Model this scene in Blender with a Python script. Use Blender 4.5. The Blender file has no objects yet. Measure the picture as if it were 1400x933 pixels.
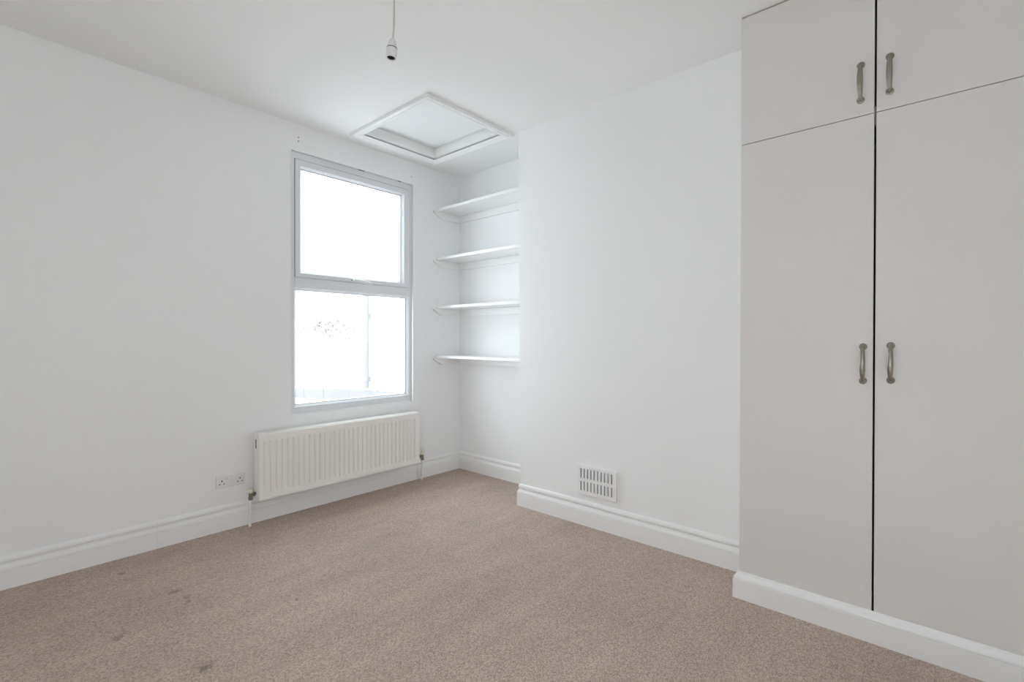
import bpy, bmesh, math, random
from mathutils import Vector, Matrix
random.seed(7)
scn = bpy.context.scene
COL = scn.collection

# ------------------------------------------------------------------ camera
CAM_H = 1.10
YAW, PITCH, ROLL = 0.72471, -0.00555, 0.00171
cy, sy, cp, sp = math.cos(YAW), math.sin(YAW), math.cos(PITCH), math.sin(PITCH)
F = Vector((cy * cp, sy * cp, sp))
R0 = Vector((sy, -cy, 0.0))
U0 = Vector((-cy * sp, -sy * sp, cp))
cr, sr = math.cos(ROLL), math.sin(ROLL)
RT = R0 * cr + U0 * sr
UP = U0 * cr - R0 * sr
cam_d = bpy.data.cameras.new('camera')
cam = bpy.data.objects.new('camera', cam_d)
COL.objects.link(cam)
m3 = Matrix((RT, UP, -F)).transposed()
cam.matrix_world = Matrix.Translation((0, 0, CAM_H)) @ m3.to_4x4()
cam_d.sensor_width = 36.0
cam_d.lens = 663.67 / 1400 * 36.0
cam_d.clip_start = 0.02
scn.camera = cam

# ------------------------------------------------------------------ light
world = bpy.data.worlds.new('overcast_sky')
scn.world = world
world.use_nodes = True
bg = world.node_tree.nodes['Background']
bg.inputs['Color'].default_value = (0.85, 0.925, 1.0, 1)
bg.inputs['Strength'].default_value = 9.0

scn.view_settings.view_transform = 'Standard'
scn.view_settings.look = 'None'
scn.view_settings.gamma = 1.0
scn.view_settings.use_curve_mapping = False
scn.view_settings.exposure = -0.40
scn.cycles.max_bounces = 16
scn.cycles.diffuse_bounces = 12
scn.cycles.transparent_max_bounces = 12

# ------------------------------------------------------------------ dimensions (metres)
YW = 3.070            # window wall surface
XA = 2.790            # back of the alcove
XC = 2.429            # face of the chimney breast
YCB, YCT = 2.073, 2.095   # chimney breast corner at floor / ceiling (it leans a little)
ZC = 2.4613           # ceiling
XR = -0.90            # rear wall
YR = -0.285           # right wall
WX = 2.189            # wardrobe door fronts
WY0, WYG, WY1 = 0.6415, 0.184, -0.273
WZ0, WZG, WZ1 = 0.1107, 1.9196, 2.4527
WIN = (1.3686, 2.3128, 0.6117, 2.2887)

def portal(name, loc, rot, sx, sz):
    ld = bpy.data.lights.new(name, 'AREA')
    ld.shape = 'RECTANGLE'; ld.size = sx; ld.size_y = sz
    ld.cycles.is_portal = True
    o = bpy.data.objects.new(name, ld); COL.objects.link(o)
    o.location = loc; o.rotation_euler = rot
portal('window_daylight', ((WIN[0] + WIN[1]) / 2, YW + 0.001, (WIN[2] + WIN[3]) / 2), (-math.pi / 2, 0, 0),
       WIN[1] - WIN[0], WIN[3] - WIN[2])

# added fill light, no real lamp, bounced off the rear corner behind the camera
fl = bpy.data.lights.new('bounced_fill', 'AREA')
fl.shape = 'DISK'; fl.size = 0.25; fl.energy = 26; fl.color = (0.915, 0.965, 1.0)
fo = bpy.data.objects.new('bounced_fill', fl); COL.objects.link(fo)
fo.location = (-0.42, 0.45, 0.85)
fo.rotation_euler = Vector((-0.75, -0.60, -0.05)).to_track_quat('-Z', 'Y').to_euler()

# ------------------------------------------------------------------ materials
def new_mat(name):
    m = bpy.data.materials.new(name); m.use_nodes = True
    nt = m.node_tree
    return m, nt, nt.nodes['Principled BSDF']

def N(nt, kind, **kw):
    n = nt.nodes.new(kind)
    for k, v in kw.items(): setattr(n, k, v)
    return n

def surface(name, col, rough=0.5, var=0.03, vscale=3.0, bump=0.0, bscale=120.0, metal=0.0, bdist=0.001, spec=0.5):
    m, nt, b = new_mat(name)
    L = nt.links.new
    tc = N(nt, 'ShaderNodeTexCoord')
    nz = N(nt, 'ShaderNodeTexNoise'); nz.inputs['Scale'].default_value = vscale; nz.inputs['Detail'].default_value = 4
    L(tc.outputs['Object'], nz.inputs['Vector'])
    mix = N(nt, 'ShaderNodeMix', data_type='RGBA')
    mix.inputs[6].default_value = (*[max(0, c * (1 - var)) for c in col], 1)
    mix.inputs[7].default_value = (*[min(1, c * (1 + var)) for c in col], 1)
    L(nz.outputs['Fac'], mix.inputs[0]); L(mix.outputs[2], b.inputs['Base Color'])
    b.inputs['Roughness'].default_value = rough
    b.inputs['Metallic'].default_value = metal
    b.inputs['Specular IOR Level'].default_value = spec
    if bump > 0:
        n2 = N(nt, 'ShaderNodeTexNoise'); n2.inputs['Scale'].default_value = bscale; n2.inputs['Detail'].default_value = 3
        L(tc.outputs['Object'], n2.inputs['Vector'])
        bp = N(nt, 'ShaderNodeBump'); bp.inputs['Strength'].default_value = bump; bp.inputs['Distance'].default_value = bdist
        L(n2.outputs['Fac'], bp.inputs['Height']); L(bp.outputs['Normal'], b.inputs['Normal'])
    return m

M = {}
M['wall'] = surface('white_wall_paint', (0.88, 0.885, 0.885), 0.75, 0.008, 1.2, 0.25, 90, bdist=0.0012, spec=0.25)
M['ceiling'] = surface('white_ceiling_paint', (0.875, 0.875, 0.87), 0.85, 0.008, 1.2, 0.2, 80, bdist=0.001, spec=0.2)
M['trim'] = surface('white_gloss_paint', (0.86, 0.86, 0.855), 0.32, 0.01, 6.0, 0.06, 60)
M['pvc'] = surface('white_plastic_frame', (0.77, 0.78, 0.80), 0.30, 0.01, 6.0)
M['radiator'] = surface('cream_white_radiator_enamel', (0.87, 0.85, 0.815), 0.35, 0.015, 5.0)
M['door'] = surface('warm_grey_laminate', (0.74, 0.715, 0.695), 0.50, 0.02, 2.2, 0.05, 220)
M['carcass'] = surface('brown_chipboard', (0.16, 0.125, 0.10), 0.7, 0.1, 30)
M['rail'] = surface('beige_edge_strip', (0.42, 0.37, 0.31), 0.6, 0.05, 10)
M['nickel'] = surface('brushed_nickel', (0.33, 0.30, 0.26), 0.38, 0.06, 14, metal=1.0)
M['brass'] = surface('tarnished_valve_metal', (0.24, 0.22, 0.20), 0.45, 0.25, 60, metal=0.8)
M['plastic'] = surface('white_socket_plastic', (0.79, 0.77, 0.755), 0.35, 0.01, 20)
M['cap'] = surface('yellowed_cream_plastic', (0.76, 0.72, 0.60), 0.45, 0.03, 30)
M['dark'] = surface('dark_hollow', (0.025, 0.023, 0.022), 0.7, 0.1, 40)
M['duct'] = surface('grey_duct_back', (0.50, 0.50, 0.50), 0.8, 0.1, 30)
M['holder'] = surface('white_lampholder_plastic', (0.70, 0.70, 0.69), 0.4, 0.02, 40)
M['cord'] = surface('cream_flex', (0.60, 0.55, 0.46), 0.6, 0.04, 60)
M['grey'] = surface('grey_ring', (0.10, 0.10, 0.10), 0.5, 0.05, 60)
M['panel'] = surface('white_hatch_board', (0.84, 0.85, 0.85), 0.6, 0.008, 3)
M['gasket'] = surface('grey_rubber_gasket', (0.30, 0.30, 0.32), 0.6, 0.05, 60)
M['render'] = surface('white_painted_render', (0.80, 0.79, 0.77), 0.85, 0.03, 4, 0.4, 50)
M['terrace'] = surface('pale_flat_roof', (0.75, 0.75, 0.75), 0.8, 0.04, 6)
M['slate'] = surface('purple_grey_slate', (0.165, 0.155, 0.17), 0.6, 0.2, 12)
M['pipe_out'] = surface('grey_drainpipe', (0.205, 0.20, 0.21), 0.5, 0.08, 12)
M['leaf'] = surface('brown_creeper_leaf', (0.13, 0.11, 0.08), 0.6, 0.3, 30)

def glass_mat():
    m = bpy.data.materials.new('window_glass'); m.use_nodes = True
    nt = m.node_tree; nt.nodes.clear()
    out = N(nt, 'ShaderNodeOutputMaterial'); tr = N(nt, 'ShaderNodeBsdfTransparent'); gl = N(nt, 'ShaderNodeBsdfGlossy')
    tr.inputs['Color'].default_value = (0.97, 0.985, 0.98, 1); gl.inputs['Roughness'].default_value = 0.02
    lw = N(nt, 'ShaderNodeLayerWeight'); lw.inputs['Blend'].default_value = 0.5
    pw = N(nt, 'ShaderNodeMath', operation='POWER'); pw.inputs[1].default_value = 5.0
    fr = N(nt, 'ShaderNodeMapRange'); fr.inputs[3].default_value = 0.03; fr.inputs[4].default_value = 0.8
    nt.links.new(lw.outputs['Facing'], pw.inputs[0]); nt.links.new(pw.outputs[0], fr.inputs[0])
    mx = N(nt, 'ShaderNodeMixShader'); L = nt.links.new
    L(fr.outputs[0], mx.inputs[0]); L(tr.outputs[0], mx.inputs[1]); L(gl.outputs[0], mx.inputs[2]); L(mx.outputs[0], out.inputs['Surface'])
    return m
M['glass'] = glass_mat()

def carpet_mat():
    m, nt, b = new_mat('brown_loop_pile_carpet')
    L = nt.links.new
    tc = N(nt, 'ShaderNodeTexCoord'); OBJ = tc.outputs['Object']
    mp = N(nt, 'ShaderNodeMapping'); mp.inputs['Rotation'].default_value = (0, 0, 0.0); mp.inputs['Scale'].default_value = (1.0, 1.35, 1.0)
    L(OBJ, mp.inputs['Vector'])
    vo = N(nt, 'ShaderNodeTexVoronoi'); vo.inputs['Scale'].default_value = 215; vo.inputs['Randomness'].default_value = 0.6
    L(mp.outputs[0], vo.inputs['Vector'])
    # yarn tone per loop
    sep = N(nt, 'ShaderNodeSeparateColor'); L(vo.outputs['Color'], sep.inputs[0])
    ramp = N(nt, 'ShaderNodeValToRGB'); e = ramp.color_ramp.elements
    e[0].position = 0.0; e[0].color = (0.405, 0.312, 0.257, 1)
    e[1].position = 1.0; e[1].color = (0.71, 0.59, 0.52, 1)
    mid = e.new(0.5); mid.color = (0.57, 0.455, 0.39, 1)
    L(sep.outputs[0], ramp.inputs[0])
    # slow mottling of the pile
    n1 = N(nt, 'ShaderNodeTexNoise'); n1.inputs['Scale'].default_value = 1.6; n1.inputs['Detail'].default_value = 6; n1.inputs['Roughness'].default_value = 0.6
    L(OBJ, n1.inputs['Vector'])
    mr = N(nt, 'ShaderNodeMapRange'); mr.inputs[1].default_value = 0.3; mr.inputs[2].default_value = 0.7
    mr.inputs[3].default_value = 0.88; mr.inputs[4].default_value = 1.08
    L(n1.outputs['Fac'], mr.inputs[0])
    # brushed streaks along the room
    mp2 = N(nt, 'ShaderNodeMapping'); mp2.inputs['Rotation'].default_value = (0, 0, 0.25); mp2.inputs['Scale'].default_value = (1.0, 7.0, 1.0)
    L(OBJ, mp2.inputs['Vector'])
    n3 = N(nt, 'ShaderNodeTexNoise'); n3.inputs['Scale'].default_value = 1.5; n3.inputs['Detail'].default_value = 4
    L(mp2.outputs[0], n3.inputs['Vector'])
    mr3 = N(nt, 'ShaderNodeMapRange'); mr3.inputs[1].default_value = 0.3; mr3.inputs[2].default_value = 0.7
    mr3.inputs[3].default_value = 0.94; mr3.inputs[4].default_value = 1.05
    L(n3.outputs['Fac'], mr3.inputs[0])
    mul0 = N(nt, 'ShaderNodeMath', operation='MULTIPLY'); L(mr.outputs[0], mul0.inputs[0]); L(mr3.outputs[0], mul0.inputs[1])
    fac = mul0.outputs[0]
    # small dark stains trodden into the pile
    nd = N(nt, 'ShaderNodeTexNoise'); nd.inputs['Scale'].default_value = 45; L(OBJ, nd.inputs['Vector'])
    off = N(nt, 'ShaderNodeVectorMath', operation='SCALE'); off.inputs['Scale'].default_value = 0.05
    L(nd.outputs['Color'], off.inputs[0])
    dv = N(nt, 'ShaderNodeVectorMath', operation='ADD'); L(OBJ, dv.inputs[0]); L(off.outputs[0], dv.inputs[1])
    for (px, py, rad, k) in ((0.481, 2.856, .016, .62), (0.600, 2.480, .026, .70), (0.622, 2.395, .022, .72), (0.611, 2.345, .016, .68),
                             (0.368, 2.254, .022, .70), (0.421, 1.936, .016, .70), (0.528, 1.831, .024, .62), (0.560, 1.850, .014, .72), (0.92, 2.02, .010, .55)):
        d = N(nt, 'ShaderNodeVectorMath', operation='DISTANCE'); L(dv.outputs[0], d.inputs[0])
        d.inputs[1].default_value = (px + 0.025, py + 0.025, 0.025)
        r = N(nt, 'ShaderNodeMapRange'); r.inputs[1].default_value = rad * 0.3; r.inputs[2].default_value = rad * 1.2
        r.inputs[3].default_value = k; r.inputs[4].default_value = 1.0
        L(d.outputs['Value'], r.inputs[0])
        mu = N(nt, 'ShaderNodeMath', operation='MULTIPLY'); L(fac, mu.inputs[0]); L(r.outputs[0], mu.inputs[1]); fac = mu.outputs[0]
    sc = N(nt, 'ShaderNodeVectorMath', operation='SCALE'); L(ramp.outputs[0], sc.inputs[0]); L(fac, sc.inputs['Scale'])
    L(sc.outputs[0], b.inputs['Base Color'])
    b.inputs['Roughness'].default_value = 0.95; b.inputs['Specular IOR Level'].default_value = 0.1
    b.inputs['Sheen Weight'].default_value = 0.0
    inv = N(nt, 'ShaderNodeMath', operation='SUBTRACT'); inv.inputs[0].default_value = 1.0; L(vo.outputs['Distance'], inv.inputs[1])
    bp = N(nt, 'ShaderNodeBump'); bp.inputs['Strength'].default_value = 0.8; bp.inputs['Distance'].default_value = 0.005
    L(inv.outputs[0], bp.inputs['Height']); L(bp.outputs['Normal'], b.inputs['Normal'])
    return m
M['carpet'] = carpet_mat()

# ------------------------------------------------------------------ mesh helpers
def link(name, bm, mat, parent=None, smooth=False, bevel=0.0, segs=2):
    bmesh.ops.remove_doubles(bm, verts=bm.verts, dist=1e-6)
    bmesh.ops.recalc_face_normals(bm, faces=bm.faces)
    me = bpy.data.meshes.new(name); bm.to_mesh(me); bm.free()
    if smooth:
        me.polygons.foreach_set('use_smooth', [True] * len(me.polygons))
        me.set_sharp_from_angle(angle=math.radians(35))
    o = bpy.data.objects.new(name, me); COL.objects.link(o)
    me.materials.append(mat)
    if bevel:
        md = o.modifiers.new('edge', 'BEVEL'); md.width = bevel; md.segments = segs; md.limit_method = 'ANGLE'; md.angle_limit = math.radians(40)
    if parent: o.parent = parent
    return o

def tag(o, label, cat, group=None, kind=None):
    o['label'] = label; o['category'] = cat
    if group: o['group'] = group
    if kind: o['kind'] = kind
    return o

def thing(name, loc, label, cat, group=None, kind=None):
    o = bpy.data.objects.new(name, None); COL.objects.link(o); o.location = loc
    o.empty_display_size = 0.05
    return tag(o, label, cat, group, kind)

def box(bm, x0, x1, y0, y1, z0, z1):
    v = [bm.verts.new((x, y, z)) for x in (x0, x1) for y in (y0, y1) for z in (z0, z1)]
    for f in ((0, 1, 3, 2), (4, 6, 7, 5), (0, 4, 5, 1), (2, 3, 7, 6), (0, 2, 6, 4), (1, 5, 7, 3)):
        bm.faces.new([v[i] for i in f])
    return v

def boxobj(name, mat, parent, x0, x1, y0, y1, z0, z1, bevel=0.0, org=(0, 0, 0)):
    bm = bmesh.new(); ox, oy, oz = org
    box(bm, x0 - ox, x1 - ox, y0 - oy, y1 - oy, z0 - oz, z1 - oz)
    return link(name, bm, mat, parent, bevel=bevel)

def tube(bm, pts, radii, n=12, caps=True, flat=None):
    """sweep a round section along pts; flat = (axis vector, factor) squashes it along that axis"""
    pts = [Vector(p) for p in pts]; rings = []
    ref = None
    for i, p in enumerate(pts):
        t = (pts[min(i + 1, len(pts) - 1)] - pts[max(i - 1, 0)]).normalized()
        if ref is None:
            ref = Vector((1, 0, 0)) if abs(t.x) < 0.9 else Vector((0, 1, 0))
        u = (ref - t * ref.dot(t)).normalized(); w = t.cross(u); ref = u
        r = radii[i] if isinstance(radii, (list, tuple)) else radii
        ring = []
        for k in range(n):
            a = 2 * math.pi * k / n
            d = u * math.cos(a) * r + w * math.sin(a) * r
            if flat:
                ax, fk = flat; d = d + ax * (d.dot(ax) * (fk - 1))
            ring.append(bm.verts.new(p + d))
        rings.append(ring)
    for a, b in zip(rings, rings[1:]):
        for k in range(n): bm.faces.new((a[k], a[(k + 1) % n], b[(k + 1) % n], b[k]))
    if caps:
        bm.faces.new(rings[0][::-1]); bm.faces.new(rings[-1])

def lathe(bm, prof, n=24, mat=None, close=False):
    """profile of (r, z); r = 0 closes to a point"""
    rings = []
    mat = mat or Matrix.Identity(4)
    for r, z in prof:
        if r < 1e-6: rings.append([bm.verts.new(mat @ Vector((0, 0, z)))])
        else: rings.append([bm.verts.new(mat @ Vector((r * math.cos(2 * math.pi * k / n), r * math.sin(2 * math.pi * k / n), z))) for k in range(n)])
    pairs = list(zip(rings, rings[1:]))
    if close: pairs.append((rings[-1], rings[0]))
    for a, b in pairs:
        if len(a) == 1 and len(b) == 1: continue
        for k in range(n):
            k2 = (k + 1) % n
            if len(a) == 1: bm.faces.new((a[0], b[k], b[k2]))
            elif len(b) == 1: bm.faces.new((a[k], a[k2], b[0]))
            else: bm.faces.new((a[k], a[k2], b[k2], b[k]))

def slab(bm, us, vs, holes, w0, w1, fn):
    """sheet with rectangular holes; fn(u, v, w) gives the point"""
    nu, nv = len(us) - 1, len(vs) - 1
    solid = lambda i, j: 0 <= i < nu and 0 <= j < nv and (i, j) not in holes
    cache = {}
    def P(i, j, w):
        k = (i, j, w)
        if k not in cache: cache[k] = bm.verts.new(fn(us[i], vs[j], w))
        return cache[k]
    for i in range(nu):
        for j in range(nv):
            if not solid(i, j): continue
            for w in (w0, w1): bm.faces.new((P(i, j, w), P(i + 1, j, w), P(i + 1, j + 1, w), P(i, j + 1, w)))
            for di, dj, a, b in ((-1, 0, (0, 0), (0, 1)), (1, 0, (1, 0), (1, 1)), (0, -1, (0, 0), (1, 0)), (0, 1, (0, 1), (1, 1))):
                if not solid(i + di, j + dj):
                    bm.faces.new((P(i + a[0], j + a[1], w0), P(i + b[0], j + b[1], w0), P(i + b[0], j + b[1], w1), P(i + a[0], j + a[1], w1)))

def frame_ring(bm, u0, u1, v0, v1, fw, w0, w1, fn, inner_w0=None):
    """mitred rectangular ring; fw = face widths (left, right, bottom, top) ; inner_w0 lets the inner edge slope back"""
    l, r, b, t = fw
    iw = w0 if inner_w0 is None else inner_w0
    O = [(u0, v0), (u1, v0), (u1, v1), (u0, v1)]
    I = [(u0 + l, v0 + b), (u1 - r, v0 + b), (u1 - r, v1 - t), (u0 + l, v1 - t)]
    of = [bm.verts.new(fn(u, v, w0)) for u, v in O]; ob = [bm.verts.new(fn(u, v, w1)) for u, v in O]
    jf = [bm.verts.new(fn(u, v, iw)) for u, v in I]; jb = [bm.verts.new(fn(u, v, w1)) for u, v in I]
    for k in range(4):
        q = (k + 1) % 4
        bm.faces.new((of[k], of[q], jf[q], jf[k])); bm.faces.new((ob[k], jb[k], jb[q], ob[q]))
        bm.faces.new((of[k], ob[k], ob[q], of[q])); bm.faces.new((jf[k], jf[q], jb[q], jb[k]))

def sweep_profile(bm, path, prof, side):
    """skirting: path of (x, y) on the wall, profile of (out, z); side = +1 / -1 gives which side of the path is the room"""
    pts = [Vector((x, y)) for x, y in path]; n = len(pts); secs = []
    for i, p in enumerate(pts):
        ns = []
        if i > 0:
            d = (p - pts[i - 1]).normalized(); ns.append(Vector((-d.y, d.x)) * side)
        if i < n - 1:
            d = (pts[i + 1] - p).normalized(); ns.append(Vector((-d.y, d.x)) * side)
        if len(ns) == 1: nn = ns[0]
        else:
            s = ns[0] + ns[1]; nn = s * (2.0 / s.length_squared)
        secs.append([bm.verts.new((p.x + nn.x * o, p.y + nn.y * o, z)) for o, z in prof])
    k = len(prof)
    for a, b in zip(secs, secs[1:]):
        for j in range(k): bm.faces.new((a[j], a[(j + 1) % k], b[(j + 1) % k], b[j]))
    bm.faces.new(secs[0]); bm.faces.new(secs[-1][::-1])

def structure(o, label, cat):
    return tag(o, label, cat, kind='structure')

# ------------------------------------------------------------------ room shell
bm = bmesh.new(); box(bm, XR - 0.1, XA + 0.1, YR - 0.1, YW + 0.02, -0.12, 0)
structure(link('floor', bm, M['carpet']), 'brown loop pile carpet covering the whole bedroom floor', 'floor')

# ceiling with the loft opening
HX0, HX1, HY0, HY1 = 1.7045, 2.433, 2.140, 2.952          # outer edge of the hatch architrave
AW = 0.062                                                 # architrave width
OX0, OX1, OY0, OY1 = HX0 + AW, HX1 - AW, HY0 + AW, HY1 - AW
bm = bmesh.new()
slab(bm, [XR - 0.1, OX0 - 0.021, OX1 + 0.021, XA + 0.1], [YR - 0.1, OY0 - 0.021, OY1 + 0.021, YW + 0.09], {(1, 1)}, ZC, ZC + 0.05, lambda u, v, w: (u, v, w))
structure(link('ceiling', bm, M['ceiling']), 'white painted ceiling with loft opening', 'ceiling')

bm = bmesh.new()
slab(bm, [XR - 0.1, WIN[0], WIN[1], XA + 0.1], [0, WIN[2], WIN[3], ZC + 0.04], {(1, 1)}, YW, YW + 0.09, lambda u, v, w: (u, w, v))
wall_l = structure(link('wall_left', bm, M['wall']), 'white wall holding the window and radiator', 'wall')
for hx, hz in ((1.415, 2.377), (1.414, 2.352), (2.293, 2.346)):
    bm = bmesh.new()
    lathe(bm, [(0, 0), (0.0038, 0), (0.0038, 0.003), (0, 0.003)], 10, Matrix.Translation((hx, YW + 0.0022, hz)) @ Matrix.Rotation(math.pi / 2, 4, 'X'))
    link('screw_hole', bm, M['grey'], wall_l)

bm = bmesh.new(); box(bm, XA, XA + 0.1, YCB - 0.1, YW, 0, ZC)
structure(link('wall_back', bm, M['wall']), 'white back wall of the shelved alcove', 'wall')
bm = bmesh.new()
v = box(bm, XC, XA, YR, YCB, 0, ZC)
for q in v:
    if q.co.y > 1: q.co.y = YCT if q.co.z > 1 else YCB
structure(link('wall_chimney', bm, M['wall']), 'white chimney breast wall between alcove and wardrobe', 'wall')
bm = bmesh.new(); box(bm, XR, XA, YR - 0.1, YR, 0, ZC)
structure(link('wall_right', bm, M['wall']), 'white wall to the right of the wardrobe', 'wall')
bm = bmesh.new(); box(bm, XR - 0.1, XR, YR - 0.1, YW, 0, ZC)
structure(link('wall_rear', bm, M['wall']), 'plain white rear wall of the room', 'wall')

# ------------------------------------------------------------------ skirting boards
def skirt_profile(t=0.018):
    return [(0, 0), (t, 0), (t, 0.0795), (t - 0.0008, 0.0805), (t - 0.0045, 0.0808), (t - 0.0045, 0.0840), (t - 0.0006, 0.0848),
            (t - 0.0008, 0.090), (t - 0.0028, 0.096), (t - 0.0058, 0.101), (t - 0.0082, 0.106), (t - 0.0090, 0.1105),
            (t - 0.0145, 0.1112), (t - 0.0145, 0.1160), (t - 0.0085, 0.1168), (t - 0.0070, 0.121), (t - 0.0068, 0.126),
            (t - 0.0082, 0.133), (t - 0.0110, 0.139), (t - 0.0145, 0.143), (0, 0.143)]
SK = skirt_profile()
SKT = 0.018
def skirting(name, path, side, label, parent=None):
    bm = bmesh.new(); sweep_profile(bm, path, SK, side)
    o = link(name, bm, M['trim'], parent)
    if parent is None: structure(o, label, 'skirting board')
    return o
bl = skirting('baseboard_left', [(XR + 0.02, YW), (0.664, YW)], -1, 'white moulded skirting board along the window wall')
b2 = skirting('skirting_length', [(0.6650, YW + 0.0022), (2.3385, YW + 0.0022)], -1, '', bl)
b3 = skirting('skirting_length', [(2.340, YW - 0.001), (XA - 0.001, YW - 0.001)], -1, '', bl)
skirting('baseboard_back', [(XA, YW - SKT), (XA, YCB + SKT)], -1, 'white moulded skirting board at the back of the alcove')
skirting('baseboard_chimney', [(XA - 0.02, YCB), (XC, YCB), (XC, WY0 + 0.022)], -1, 'white moulded skirting board around the chimney breast')
skirting('baseboard_rear', [(XR, YR + 0.02), (XR, YW - 0.02)], -1, 'white skirting board on the rear wall')
skirting('baseboard_right', [(XR + 0.02, YR), (WX - 0.03, YR)], 1, 'white skirting board on the right wall')

# ------------------------------------------------------------------ window
WF = YW + 0.022            # face of the fixed frame
fn_y = lambda u, v, w: (u, w, v)
bm = bmesh.new()
frame_ring(bm, WIN[0], WIN[1], WIN[2], WIN[3], (0.031, 0.031, 0.046, 0.046), WF, WF + 0.055, fn_y)
win = structure(link('window_1', bm, M['pvc'], bevel=0.002), 'white framed window above radiator with bright daylight outside', 'window')
boxobj('transom', M['pvc'], win, WIN[0] + 0.031, WIN[1] - 0.031, WF - 0.001, WF + 0.053, 1.4215, 1.489, 0.003)
# white bead where frame meets plaster, and the two end caps of the transom
bm = bmesh.new(); frame_ring(bm, WIN[0] - 0.004, WIN[1] + 0.004, WIN[2] - 0.005, WIN[3], (0.0045, 0.008, 0.008, 0.0015), YW - 0.002, WF - 0.0005, fn_y)
link('plaster_bead', bm, M['trim'], win, bevel=0.0015)
# lower fixed light
lx0, lx1, lz0, lz1 = WIN[0] + 0.031, WIN[1] - 0.031, WIN[2] + 0.046, 1.4215
bm = bmesh.new(); frame_ring(bm, lx0, lx1, lz0, lz1, (0.012, 0.012, 0.012, 0.012), WF + 0.004, WF + 0.03, fn_y, WF + 0.016)
link('glazing_bead', bm, M['pvc'], win)
bm = bmesh.new(); frame_ring(bm, lx0 + 0.012, lx1 - 0.012, lz0 + 0.012, lz1 - 0.012, (0.003,) * 4, WF + 0.018, WF + 0.03, fn_y)
link('gasket', bm, M['gasket'], win)
boxobj('glass_pane', M['glass'], win, lx0 + 0.006, lx1 - 0.006, WF + 0.0305, WF + 0.0345, lz0 + 0.006, lz1 - 0.006)
# upper opening light
sx0, sx1, sz0, sz1 = 1.4015, 2.2695, 1.489, 2.2435
bm = bmesh.new(); frame_ring(bm, sx0, sx1, sz0, sz1, (0.033, 0.036, 0.030, 0.042), WF - 0.009, WF + 0.05, fn_y)
sash = link('opening_sash', bm, M['pvc'], win, bevel=0.004)
bm = bmesh.new(); frame_ring(bm, sx0 - 0.003, sx1 + 0.003, sz0 - 0.0005, sz1 + 0.003, (0.006,) * 4, WF - 0.003, WF + 0.001, fn_y)
link('gasket', bm, M['gasket'], sash)
gx0, gx1, gz0, gz1 = sx0 + 0.033, sx1 - 0.036, sz0 + 0.030, sz1 - 0.042
bm = bmesh.new(); frame_ring(bm, gx0, gx1, gz0, gz1, (0.010,) * 4, WF - 0.003, WF + 0.03, fn_y, WF + 0.010)
link('glazing_bead', bm, M['pvc'], sash)
bm = bmesh.new(); frame_ring(bm, gx0 + 0.010, gx1 - 0.010, gz0 + 0.010, gz1 - 0.010, (0.003,) * 4, WF + 0.012, WF + 0.03, fn_y)
link('gasket', bm, M['gasket'], sash)
boxobj('glass_pane', M['glass'], sash, gx0 + 0.005, gx1 - 0.005, WF + 0.0305, WF + 0.0345, gz0 + 0.005, gz1 - 0.005)
# handle on the bottom rail of the opening light
bm = bmesh.new(); hx = 1.815
box(bm, hx - 0.030, hx + 0.030, WF - 0.018, WF - 0.009, 1.494, 1.514)
tube(bm, [(hx - 0.012, WF - 0.018, 1.504), (hx - 0.012, WF - 0.036, 1.504)], 0.009, 12)
tube(bm, [(hx - 0.016, WF - 0.036, 1.505), (hx + 0.02, WF - 0.042, 1.501), (hx + 0.06, WF - 0.043, 1.495), (hx + 0.115, WF - 0.040, 1.488)], [0.0085, 0.0095, 0.0115, 0.009], 12)
link('window_handle', bm, M['trim'], sash, smooth=True)
boxobj('handle_keyhole', M['grey'], sash, hx - 0.029, hx - 0.017, WF - 0.0195, WF - 0.0178, 1.500, 1.508)
# marks on the head of the reveal: slot of an old blind fitting and a patch of filler
boxobj('fixing_slot', M['grey'], win, 1.842, 1.890, YW + 0.006, YW + 0.014, WIN[3] - 0.0035, WIN[3] + 0.002)
bm = bmesh.new(); lathe(bm, [(0, -0.0022), (0.012, -0.0018), (0.016, 0)], 14, Matrix.Translation((2.19, YW + 0.011, WIN[3] - 0.0014)) @ Matrix.Diagonal((1.2, .5, 1, 1)))
link('filler_patch', bm, M['gasket'], win)

# ------------------------------------------------------------------ loft hatch
hatch = thing('loft_hatch', (0, 0, 0), 'square white loft hatch with deep moulded surround in the ceiling', 'loft hatch')
ZB = ZC - 0.0215
def hatch_trim(k):
    # mitred moulding, profile runs from the outer edge (0) to the opening (AW)
    prof = [(0.0, ZC), (0.0, ZB + 0.002), (0.002, ZB), (0.018, ZB), (0.020, ZB + 0.003), (0.024, ZB + 0.003), (0.027, ZB - 0.0005),
            (0.044, ZB + 0.003), (0.054, ZB + 0.009), (AW, ZB + 0.011), (AW, ZC)]
    bm = bmesh.new(); ends = []
    for e in (0, 1):
        ring = []
        for o, z in prof:
            if k == 0: p = ((HX0 + o) if e == 0 else (HX1 - o), HY0 + o, z)
            if k == 1: p = (HX1 - o, (HY0 + o) if e == 0 else (HY1 - o), z)
            if k == 2: p = ((HX1 - o) if e == 0 else (HX0 + o), HY1 - o, z)
            if k == 3: p = (HX0 + o, (HY1 - o) if e == 0 else (HY0 + o), z)
            ring.append(bm.verts.new(p))
        ends.append(ring)
    n = len(prof)
    for j in range(n): bm.faces.new((ends[0][j], ends[0][(j + 1) % n], ends[1][(j + 1) % n], ends[1][j]))
    bm.faces.new(ends[0][::-1]); bm.faces.new(ends[1])
    return link('architrave', bm, M['trim'], hatch)
for k in range(4): hatch_trim(k)
ZP = 2.3045 * 1.1          # underside of the hatch board
LT = 0.02
boxobj('lining_board', M['trim'], hatch, OX0 - LT, OX1 + LT, OY0 - LT, OY0, ZC - 0.006, ZP + 0.03, 0.001)
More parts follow.
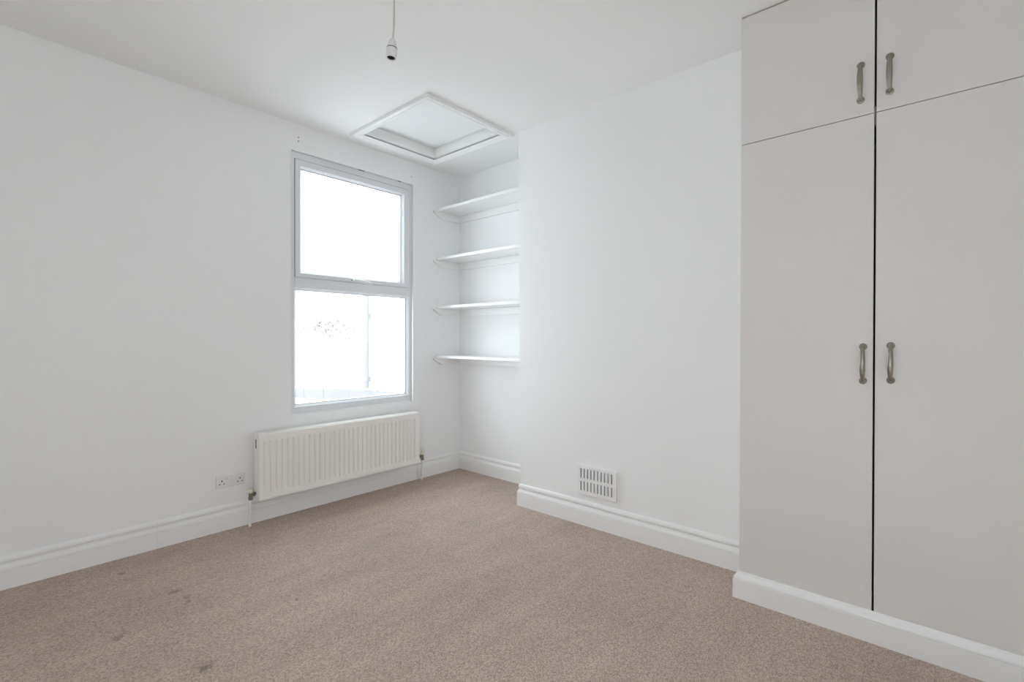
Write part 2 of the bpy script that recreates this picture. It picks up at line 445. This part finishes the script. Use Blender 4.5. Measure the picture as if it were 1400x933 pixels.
boxobj('lining_board', M['trim'], hatch, OX0 - LT, OX1 + LT, OY1, OY1 + LT, ZC - 0.006, ZP + 0.03, 0.001)
boxobj('lining_board', M['trim'], hatch, OX0 - LT, OX0, OY0, OY1, ZC - 0.006, ZP + 0.03, 0.001)
boxobj('lining_board', M['trim'], hatch, OX1, OX1 + LT, OY0, OY1, ZC - 0.006, ZP + 0.03, 0.001)
boxobj('hatch_board', M['panel'], hatch, OX0 + 0.001, OX1 - 0.0085, OY0 + 0.001, OY1 - 0.0015, ZP, ZP + 0.018)
boxobj('loft_void', M['dark'], hatch, OX0 - LT, OX1 + LT, OY0 - LT, OY1 + LT, ZP + 0.03, ZP + 0.04)

# ------------------------------------------------------------------ alcove shelves
XS = 2.537                 # front edges
shelf_tops = (2.146, 1.751, 1.3605, 0.9605)
shelf_names = ('topmost of the four white alcove shelves, just below the loft hatch',
               'second white alcove shelf from the top, level with upper window pane',
               'third white alcove shelf from the top, level with top of lower pane',
               'lowest of the four white alcove shelves, nearest the skirting')
TH = 0.021
for zt, lab in zip(shelf_tops, shelf_names):
    yc = YCB + (YCT - YCB) * zt / ZC
    s = thing('alcove_shelf', (XS, YW, zt - TH), lab, 'shelf', 'white shelves in the alcove')
    org = (XS, YW, zt - TH)
    boxobj('board', M['trim'], s, XS, XA - 0.001, yc + 0.002, YW - 0.001, zt - TH, zt, 0.002, org)
    def batten(y0, y1):
        bm = bmesh.new()
        h = 0.055
        poly = [(XS - 0.034, -0.0005), (XS - 0.036, -0.007), (XS - 0.030, -0.012), (XS + 0.050, -h), (XA - 0.001, -h), (XA - 0.001, -0.0005)]
        a = [bm.verts.new((x - XS, y0 - YW, z)) for x, z in poly]; b = [bm.verts.new((x - XS, y1 - YW, z)) for x, z in poly]
        bm.faces.new(a); bm.faces.new(b[::-1])
        for i in range(len(poly)):
            j = (i + 1) % len(poly); bm.faces.new((a[i], b[i], b[j], a[j]))
        link('side_batten', bm, M['trim'], s, bevel=0.0015)
    batten(YW - 0.019, YW - 0.001)
    batten(yc + 0.003, yc + 0.020)
    boxobj('back_batten', M['trim'], s, XA - 0.019, XA - 0.001, yc + 0.021, YW - 0.020, zt - TH - 0.055, zt - TH - 0.0005, 0.0015, org)

# ------------------------------------------------------------------ radiator
RX0, RX1, RZ0, RZ1 = 1.133, 2.2845, 0.1545, 0.5335
RYF, RYB = YW - 0.114, YW - 0.036
rad = thing('radiator', (1.7, YW, RZ0), 'cream white ribbed panel radiator on the wall under the window', 'radiator')
rad.location = (0, 0, 0)
def fluted(name, yface, depth_dir):
    bm = bmesh.new()
    n = 33; pitch = (RX1 - RX0 - 0.040) / n; x_first = RX0 + 0.020
    xs = [(RX0, 0), (RX0 + 0.012, 0)]
    for i in range(n):
        a = x_first + i * pitch
        xs += [(a + 0.001, 0), (a + 0.0055, 1), (a + 0.0095, 1), (a + 0.014, 0)]
    xs += [(RX1 - 0.012, 0), (RX1, 0)]
    zs = [(RZ0, 0), (RZ0 + 0.036, 0), (RZ0 + 0.046, 1), (RZ1 - 0.047, 1), (RZ1 - 0.037, 0), (RZ1, 0)]
    g = 0.0095
    vv = [[bm.verts.new((x, yface + depth_dir * g * fx * fz, z)) for z, fz in zs] for x, fx in xs]
    for i in range(len(xs) - 1):
        for j in range(len(zs) - 1):
            bm.faces.new((vv[i][j], vv[i + 1][j], vv[i + 1][j + 1], vv[i][j + 1]))
    # folded rim all round, then the back of the panel
    rim = [vv[i][0] for i in range(len(xs))] + [vv[-1][j] for j in range(1, len(zs))] + [vv[i][-1] for i in range(len(xs) - 2, -1, -1)] + [vv[0][j] for j in range(len(zs) - 2, 0, -1)]
    back = [bm.verts.new((p.co.x, p.co.y + depth_dir * 0.014, p.co.z)) for p in rim]
    for i in range(len(rim)):
        j = (i + 1) % len(rim); bm.faces.new((rim[i], rim[j], back[j], back[i]))
    bm.faces.new(back)
    return link(name, bm, M['radiator'], rad, bevel=0.0)
fluted('front_panel', RYF, 1)
fluted('rear_panel', RYB, -1)
# lower seam of the front panel
boxobj('bottom_seam', M['radiator'], rad, RX0 + 0.004, RX1 - 0.004, RYF - 0.002, RYF + 0.004, RZ0 + 0.006, RZ0 + 0.010, 0.001)
# side covers, the left one with its oval hole
def side_cover(x0, x1):
    zc, ym = RZ1 - 0.055, (RYF + RYB) / 2 + 0.010
    us = [RYF + 0.014, ym - 0.008, ym + 0.008, RYB - 0.002]; vs = [RZ0 + 0.004, zc - 0.026, zc + 0.026, RZ1 + 0.004]
    bm = bmesh.new(); slab(bm, us, vs, {(1, 1)}, x0, x1, lambda u, v, w: (w, u, v))
    o = link('side_cover', bm, M['radiator'], rad, bevel=0.0025)
    bm = bmesh.new(); box(bm, min(x0, x1) + 0.0008 if x0 < 1.7 else x0 - 0.004, (x0 + 0.004) if x0 < 1.7 else x1 - 0.0008, ym - 0.012, ym + 0.012, zc - 0.03, zc + 0.03)
    link('vent_recess', bm, M['grey'], o)
side_cover(RX0 - 0.001, RX0 + 0.0015)
side_cover(RX1 + 0.001, RX1 - 0.0015)
# top grille
us = [RX0 + 0.045 + i * 0.0075 for i in range(int((RX1 - RX0 - 0.06) / 0.0075))]
bm = bmesh.new()
uu = [RX0 + 0.001] + us + [RX1 - 0.001]
slab(bm, uu, [RYF + 0.012, RYF + 0.024, RYB - 0.020, RYB - 0.006], {(i, 1) for i in range(1, len(uu) - 2) if i % 2 == 1}, RZ1 + 0.0005, RZ1 + 0.006, lambda u, v, w: (u, v, w))
link('top_grille', bm, M['radiator'], rad)
# convector fins between the panels
bm = bmesh.new()
for i in range(44):
    x = RX0 + 0.03 + i * (RX1 - RX0 - 0.06) / 43
    box(bm, x - 0.0006, x + 0.0006, RYF + 0.016, RYB - 0.016, RZ0 + 0.03, RZ1 - 0.03)
o = link('convector_fins', bm, M['radiator'], rad); o['kind'] = 'stuff'
for bx in (RX0 + 0.16, RX1 - 0.16):
    boxobj('wall_bracket', M['radiator'], rad, bx - 0.015, bx + 0.015, RYB, YW - 0.0005, RZ0 + 0.05, RZ1 - 0.05, 0.002)
# valves and tails
def valve(x, sgn, cap_h):
    yv, zv = YW - 0.062, 0.186
    bm = bmesh.new()
    tube(bm, [(x, yv, zv - 0.030), (x, yv, zv - 0.012)], 0.0125, 6)
    tube(bm, [(x, yv, zv - 0.014), (x, yv, zv + 0.014)], 0.0105, 14)
    xe = RX0 + 0.002 if sgn > 0 else RX1 - 0.002
    tube(bm, [(x, yv, zv), (xe, yv, zv + 0.002)], 0.0080, 12)
    tube(bm, [(x + sgn * 0.013, yv, zv + 0.001), (x + sgn * 0.024, yv, zv + 0.001)], 0.0135, 6)
    vb = link('valve', bm, M['brass'], rad, smooth=False, bevel=0.001)
    bm = bmesh.new()
    lathe(bm, [(0, 0), (0.0135, 0), (0.0155, 0.004), (0.0150, cap_h * 0.45), (0.0125, cap_h * 0.55), (0.0120, cap_h * 0.95), (0.0095, cap_h), (0, cap_h)], 18,
          Matrix.Translation((x, yv, zv + 0.012)))
    link('valve_cap', bm, M['cap'], vb, smooth=True)
    bm = bmesh.new()
    tube(bm, [(x, yv, zv - 0.028), (x, yv + 0.002, zv - 0.06), (x, yv + 0.010, 0.06), (x, yv + 0.010, 0.0)], 0.0078, 12)
    link('supply_pipe', bm, M['trim'], rad, smooth=True)
valve(1.104, 1, 0.026)
valve(2.353, -1, 0.046)

# ------------------------------------------------------------------ double socket
sock = thing('double_socket', (0, 0, 0), 'white double switched wall socket left of the radiator', 'socket')
SX0, SX1, SZ0, SZ1 = 0.9415, 1.0945, 0.2440, 0.3130
bm = bmesh.new(); box(bm, SX0, SX1, YW - 0.0095, YW - 0.0002, SZ0, SZ1)
link('faceplate', bm, M['plastic'], sock, bevel=0.0035, segs=3)
for sx in (SX0 + 0.0655, SX0 + 0.0885):
    bm = bmesh.new()
    v = box(bm, sx - 0.0085, sx + 0.0085, YW - 0.0145, YW - 0.0090, SZ1 - 0.025, SZ1 - 0.005)
    for q in v:
        if q.co.z > SZ1 - 0.010 and q.co.y < YW - 0.012: q.co.y += 0.0040
    link('rocker_switch', bm, M['plastic'], sock, bevel=0.001)
for c in (SX0 + 0.029, SX1 - 0.029):
    for dx, z0, w, h in ((0, SZ0 + 0.039, .0024, .0050), (-0.0115, SZ0 + 0.0215, .0036, .0026), (0.0115, SZ0 + 0.0215, .0036, .0026)):
        boxobj('pin_hole', M['dark'], sock, c + dx - w, c + dx + w, YW - 0.0099, YW - 0.0085, z0 - h, z0 + h)
for c in (SX0 + 0.0155, SX1 - 0.0155):
    bm = bmesh.new(); lathe(bm, [(0, 0.0006), (0.0028, 0.0003), (0.0032, 0)], 12, Matrix.Translation((c, YW - 0.0095, (SZ0 + SZ1) / 2 - 0.001)) @ Matrix.Rotation(math.pi / 2, 4, 'X'))
    link('screw', bm, M['plastic'], sock)

# ------------------------------------------------------------------ air vent on the chimney breast
vent = thing('air_vent', (0, 0, 0), 'white slotted air vent cover low on the chimney breast', 'vent')
VY1, VY0, VZ0, VZ1 = 1.6105, 1.3600, 0.1840, 0.3475
VD = 0.014
wy, wz = VY1 - VY0, VZ1 - VZ0
us = [VY0]; holes = set()
for i in range(10):
    c = VY1 - wy * (0.075 + i * 0.0905)
    us += [c - 0.0043, c + 0.0043]
us.append(VY1); us = sorted(us)
vs = [VZ0, VZ0 + wz * 0.125, VZ0 + wz * 0.455, VZ0 + wz * 0.575, VZ0 + wz * 0.915, VZ1]
for i in range(1, len(us) - 1, 2):
    holes.add((i, 1)); holes.add((i, 3))
bm = bmesh.new(); slab(bm, us, vs, holes, XC - VD, XC - VD + 0.003, lambda u, v, w: (w, u, v))
link('grille_plate', bm, M['trim'], vent)
bm = bmesh.new(); frame_ring(bm, VY0 - 0.002, VY1 + 0.002, VZ0 - 0.002, VZ1 + 0.002, (0.007,) * 4, XC - VD - 0.0004, XC - 0.0003, lambda u, v, w: (w, u, v))
link('rim', bm, M['trim'], vent, bevel=0.0015)
boxobj('duct_back', M['duct'], vent, XC - 0.0042, XC - 0.0004, VY0 + 0.003, VY1 - 0.003, VZ0 + 0.003, VZ1 - 0.003)

# ------------------------------------------------------------------ fitted wardrobe
ward = thing('fitted_wardrobe', (0, 0, 0), 'pale warm grey fitted wardrobe with four flat doors and metal handles', 'wardrobe')
DT = 0.018
boxobj('side_panel', M['door'], ward, WX + DT + 0.002, XC - 0.002, WY0 - 0.018, WY0 - 0.001, 0.0005, ZC - 0.001)
boxobj('side_panel', M['carcass'], ward, WX + DT + 0.002, XC - 0.002, YR + 0.001, YR + 0.010, 0.0005, ZC - 0.001)
boxobj('back_panel', M['carcass'], ward, XC - 0.010, XC - 0.001, YR + 0.012, WY0 - 0.020, 0.002, ZC - 0.002)
boxobj('shelf_rail', M['rail'], ward, WX + DT + 0.002, XC - 0.012, YR + 0.012, WY0 - 0.020, WZG - 0.040, WZG + 0.030)
boxobj('base_panel', M['carcass'], ward, WX + DT + 0.002, XC - 0.012, YR + 0.012, WY0 - 0.020, WZ0 - 0.06, WZ0 - 0.042)
boxobj('top_rail', M['rail'], ward, WX + DT + 0.002, XC - 0.012, YR + 0.012, WY0 - 0.020, ZC - 0.04, ZC - 0.002)
boxobj('scribe_strip', M['rail'], ward, WX + 0.003, WX + DT, YR + 0.004, WY0 - 0.001, WZ1 + 0.002, ZC - 0.0005)
GAP = 0.0034
def door(y_hi, y_lo, z0, z1):
    bm = bmesh.new(); box(bm, WX, WX + DT, y_lo, y_hi, z0, z1)
    return link('door', bm, M['door'], ward, bevel=0.0008, segs=1)
def handle(d, y, ztop, zbot):
    """bowed bar on two round feet; length between the outer rims of the feet is ztop - zbot"""
    bm = bmesh.new(); rr = 0.0125
    za, zb = zbot + rr, ztop - rr
    for z in (za, zb):
        lathe(bm, [(0, 0.0005), (rr, 0.0), (rr, 0.003), (rr * 0.85, 0.0045), (rr * 0.62, 0.0050), (0.0062, 0.007), (0.0056, 0.012), (0, 0.0122)], 20,
              Matrix.Translation((WX + 0.0002, y, z)) @ Matrix.Rotation(-math.pi / 2, 4, 'Y'))
    pts, rad_ = [], []
    k = 20
    for i in range(k + 1):
        t = i / k
        s = math.sin(math.pi * t)
        out = 0.010 + 0.019 * s ** 0.62
        pts.append((WX - out, y, za + (zb - za) * t)); rad_.append(0.0058 + 0.0036 * s ** 1.2)
    tube(bm, pts, rad_, 14, True, (Vector((1, 0, 0)), 0.62))
    return link('handle', bm, M['nickel'], d, smooth=True)
d1 = door(WY0, WYG + GAP, WZG + 0.0014, WZ1); handle(d1, 0.2277, 2.1175, 1.9650)
d2 = door(WYG - GAP, WY1, WZG + 0.0014, WZ1); handle(d2, 0.1428, 2.1185, 1.9695)
d3 = door(WY0, WYG + GAP, WZ0 - 0.03, WZG - 0.0014); handle(d3, 0.2163, 1.0840, 0.9340)
d4 = door(WYG - GAP, WY1, WZ0 - 0.03, WZG - 0.0014); handle(d4, 0.1358, 1.0890, 0.9400)
for d in (d1, d2, d3, d4):
    pass
# plinth: skirting mitred round the wardrobe foot
pl = [(0, 0), (0.020, 0), (0.020, 0.0765), (0.0192, 0.0778), (0.0150, 0.0780), (0.0150, 0.0812), (0.0188, 0.0820), (0.0186, 0.086), (0.0160, 0.0925),
      (0.0115, 0.098), (0.0075, 0.103), (0.0055, 0.108), (0.0035, WZ0 - 0.0008), (0.0, WZ0)]
bm = bmesh.new(); sweep_profile(bm, [(XC - 0.022, WY0 + 0.0006), (WX - 0.0006, WY0 + 0.0006), (WX - 0.0006, YR + 0.002)], pl, -1)
link('plinth', bm, M['trim'], ward)

# ------------------------------------------------------------------ pendant lampholder
LX, LY = 0.984, 1.4229
pend = thing('pendant_lampholder', (0, 0, 0), 'white pendant lampholder without bulb hanging on a cream cord', 'pendant light')
tilt = Matrix.Translation((LX, LY, 2.1300)) @ Matrix.Rotation(math.radians(5), 4, Vector((0.35, 0.94, 0)))
bm = bmesh.new()
lathe(bm, [(0, 0.002), (0.0055, 0.002), (0.0090, -0.001), (0.0115, -0.007), (0.0140, -0.014), (0.0160, -0.021), (0.0168, -0.028), (0.0168, -0.0305), (0, -0.0305)], 28, tilt)
link('cap', bm, M['holder'], pend, smooth=True)
bm = bmesh.new(); lathe(bm, [(0.0, -0.0302), (0.0178, -0.0302), (0.0182, -0.0318), (0.0178, -0.0340), (0, -0.0340)], 28, tilt)
link('shade_ring', bm, M['grey'], pend, smooth=True)
bm = bmesh.new(); lathe(bm, [(0.0, -0.0338), (0.0184, -0.0338), (0.0190, -0.036), (0.0186, -0.062), (0.0172, -0.0655), (0.0138, -0.0655), (0.0134, -0.042), (0, -0.042)], 28, tilt)
sk = link('skirt', bm, M['holder'], pend, smooth=True)
bm = bmesh.new(); lathe(bm, [(0.0, -0.0425), (0.0131, -0.0425), (0.0133, -0.0630), (0.0126, -0.0630), (0.0122, -0.048), (0, -0.048)], 24, tilt)
link('socket_liner', bm, M['dark'], sk, smooth=True)
bm = bmesh.new()
for a in (-1, 1):
    p0 = tilt @ Vector((a * 0.004, 0, -0.046)); p1 = tilt @ Vector((a * 0.004, 0, -0.054)); tube(bm, [p0, p1], 0.0018, 8)
link('contact_pin', bm, M['nickel'], sk, smooth=True)
bm = bmesh.new()
top = tilt @ Vector((0, 0, 0.001))
tube(bm, [top, top + Vector((0.0016, -0.0012, 0.018)), top + Vector((0.0032, -0.0022, 0.045)), top + Vector((0.0034, -0.0026, 0.10)),
          top + Vector((0.003, -0.003, 0.20)), (LX + 0.003, LY - 0.003, ZC - 0.02)], 0.0032, 10)
link('cord', bm, M['cord'], pend, smooth=True)
bm = bmesh.new(); lathe(bm, [(0, -0.030), (0.008, -0.030), (0.012, -0.026), (0.030, -0.018), (0.038, -0.006), (0.038, -0.0003), (0, -0.0003)], 28, Matrix.Translation((LX + 0.003, LY - 0.003, ZC)))
link('ceiling_rose', bm, M['holder'], pend, smooth=True)

# ------------------------------------------------------------------ outside
NX = 3.45
bm = bmesh.new(); box(bm, NX, NX + 0.25, YW + 0.35, 11.0, -0.6, 2.6)
structure(link('wall_outside', bm, M['render']), 'white rendered wall of the neighbouring building outside', 'wall')
bm = bmesh.new(); box(bm, -4.0, NX, YW + 0.09, 11.0, -0.6, 0.06)
structure(link('ground', bm, M['terrace']), 'pale flat roof outside below the window', 'ground')
dp = thing('drainpipe', (0, 0, 0), 'grey drainpipe on the white wall outside the window', 'pipe')
bm = bmesh.new(); tube(bm, [(NX - 0.050, 5.50, 0.46), (NX - 0.050, 5.50, 1.66)], 0.034, 14)
link('pipe', bm, M['pipe_out'], dp, smooth=True)
for z in (0.55, 1.35):
    bm = bmesh.new(); tube(bm, [(NX - 0.050, 5.50, z), (NX - 0.050, 5.50, z + 0.05)], 0.042, 14)
    box(bm, NX - 0.03, NX - 0.0005, 5.46, 5.54, z, z + 0.05)
    link('pipe_bracket', bm, M['pipe_out'], dp)
kerb = thing('slate_flashing', (0, 0, 0), 'low purple grey slate strip along the outside wall', 'slates')
def lerp(y, tab):
    for (a, za), (b, zb) in zip(tab, tab[1:]):
        if a <= y <= b: return za + (zb - za) * (y - a) / (b - a)
    return tab[-1][1] if y > tab[-1][0] else tab[0][1]
top_ = ((4.85, 0.455), (5.35, 0.435), (5.8, 0.42), (6.2, 0.40), (7.2, 0.34), (8.0, 0.31))
bot_ = ((4.85, 0.452), (5.35, 0.385), (6.2, 0.26), (7.2, 0.19), (8.0, 0.15))
y = 4.86
while y < 7.5:
    w = random.uniform(0.10, 0.22); yb = y + w - 0.0003; px = NX - 0.045 - random.uniform(0, 0.005)
    bm = bmesh.new()
    v = box(bm, px, NX - 0.0006, y, yb, 0, 1)
    for q in v:
        yy = q.co.y
        q.co.z = (lerp(yy, top_) + random.uniform(-0.006, 0.006)) if q.co.z > 0.5 else lerp(yy, bot_)
    link('slate', bm, M['slate'], kerb)
    y += w
bm = bmesh.new()
for i in range(420):
    cy_ = max(5.72, random.gauss(6.6, 0.42)); cz_ = 1.22 + 0.16 * random.gauss(0, 1) * (1 - min(abs(cy_ - 6.6) / 1.3, .8))
    s_ = random.uniform(0.012, 0.028); a = random.uniform(0, 6.28); b_ = random.uniform(0.2, 0.9)
    c = Vector((NX - random.uniform(0.012, 0.05), cy_, cz_))
    u = Vector((b_ * 0.4, math.cos(a), math.sin(a))).normalized() * s_; w = Vector((-b_ * .3, -math.sin(a), math.cos(a))).normalized() * s_ * 0.6
    q = [bm.verts.new(c + u), bm.verts.new(c + w), bm.verts.new(c - u), bm.verts.new(c - w)]
    bm.faces.new(q)
cr_ = link('creeper', bm, M['leaf'])
tag(cr_, 'thin brown creeper on the white wall outside', 'plant', kind='stuff')
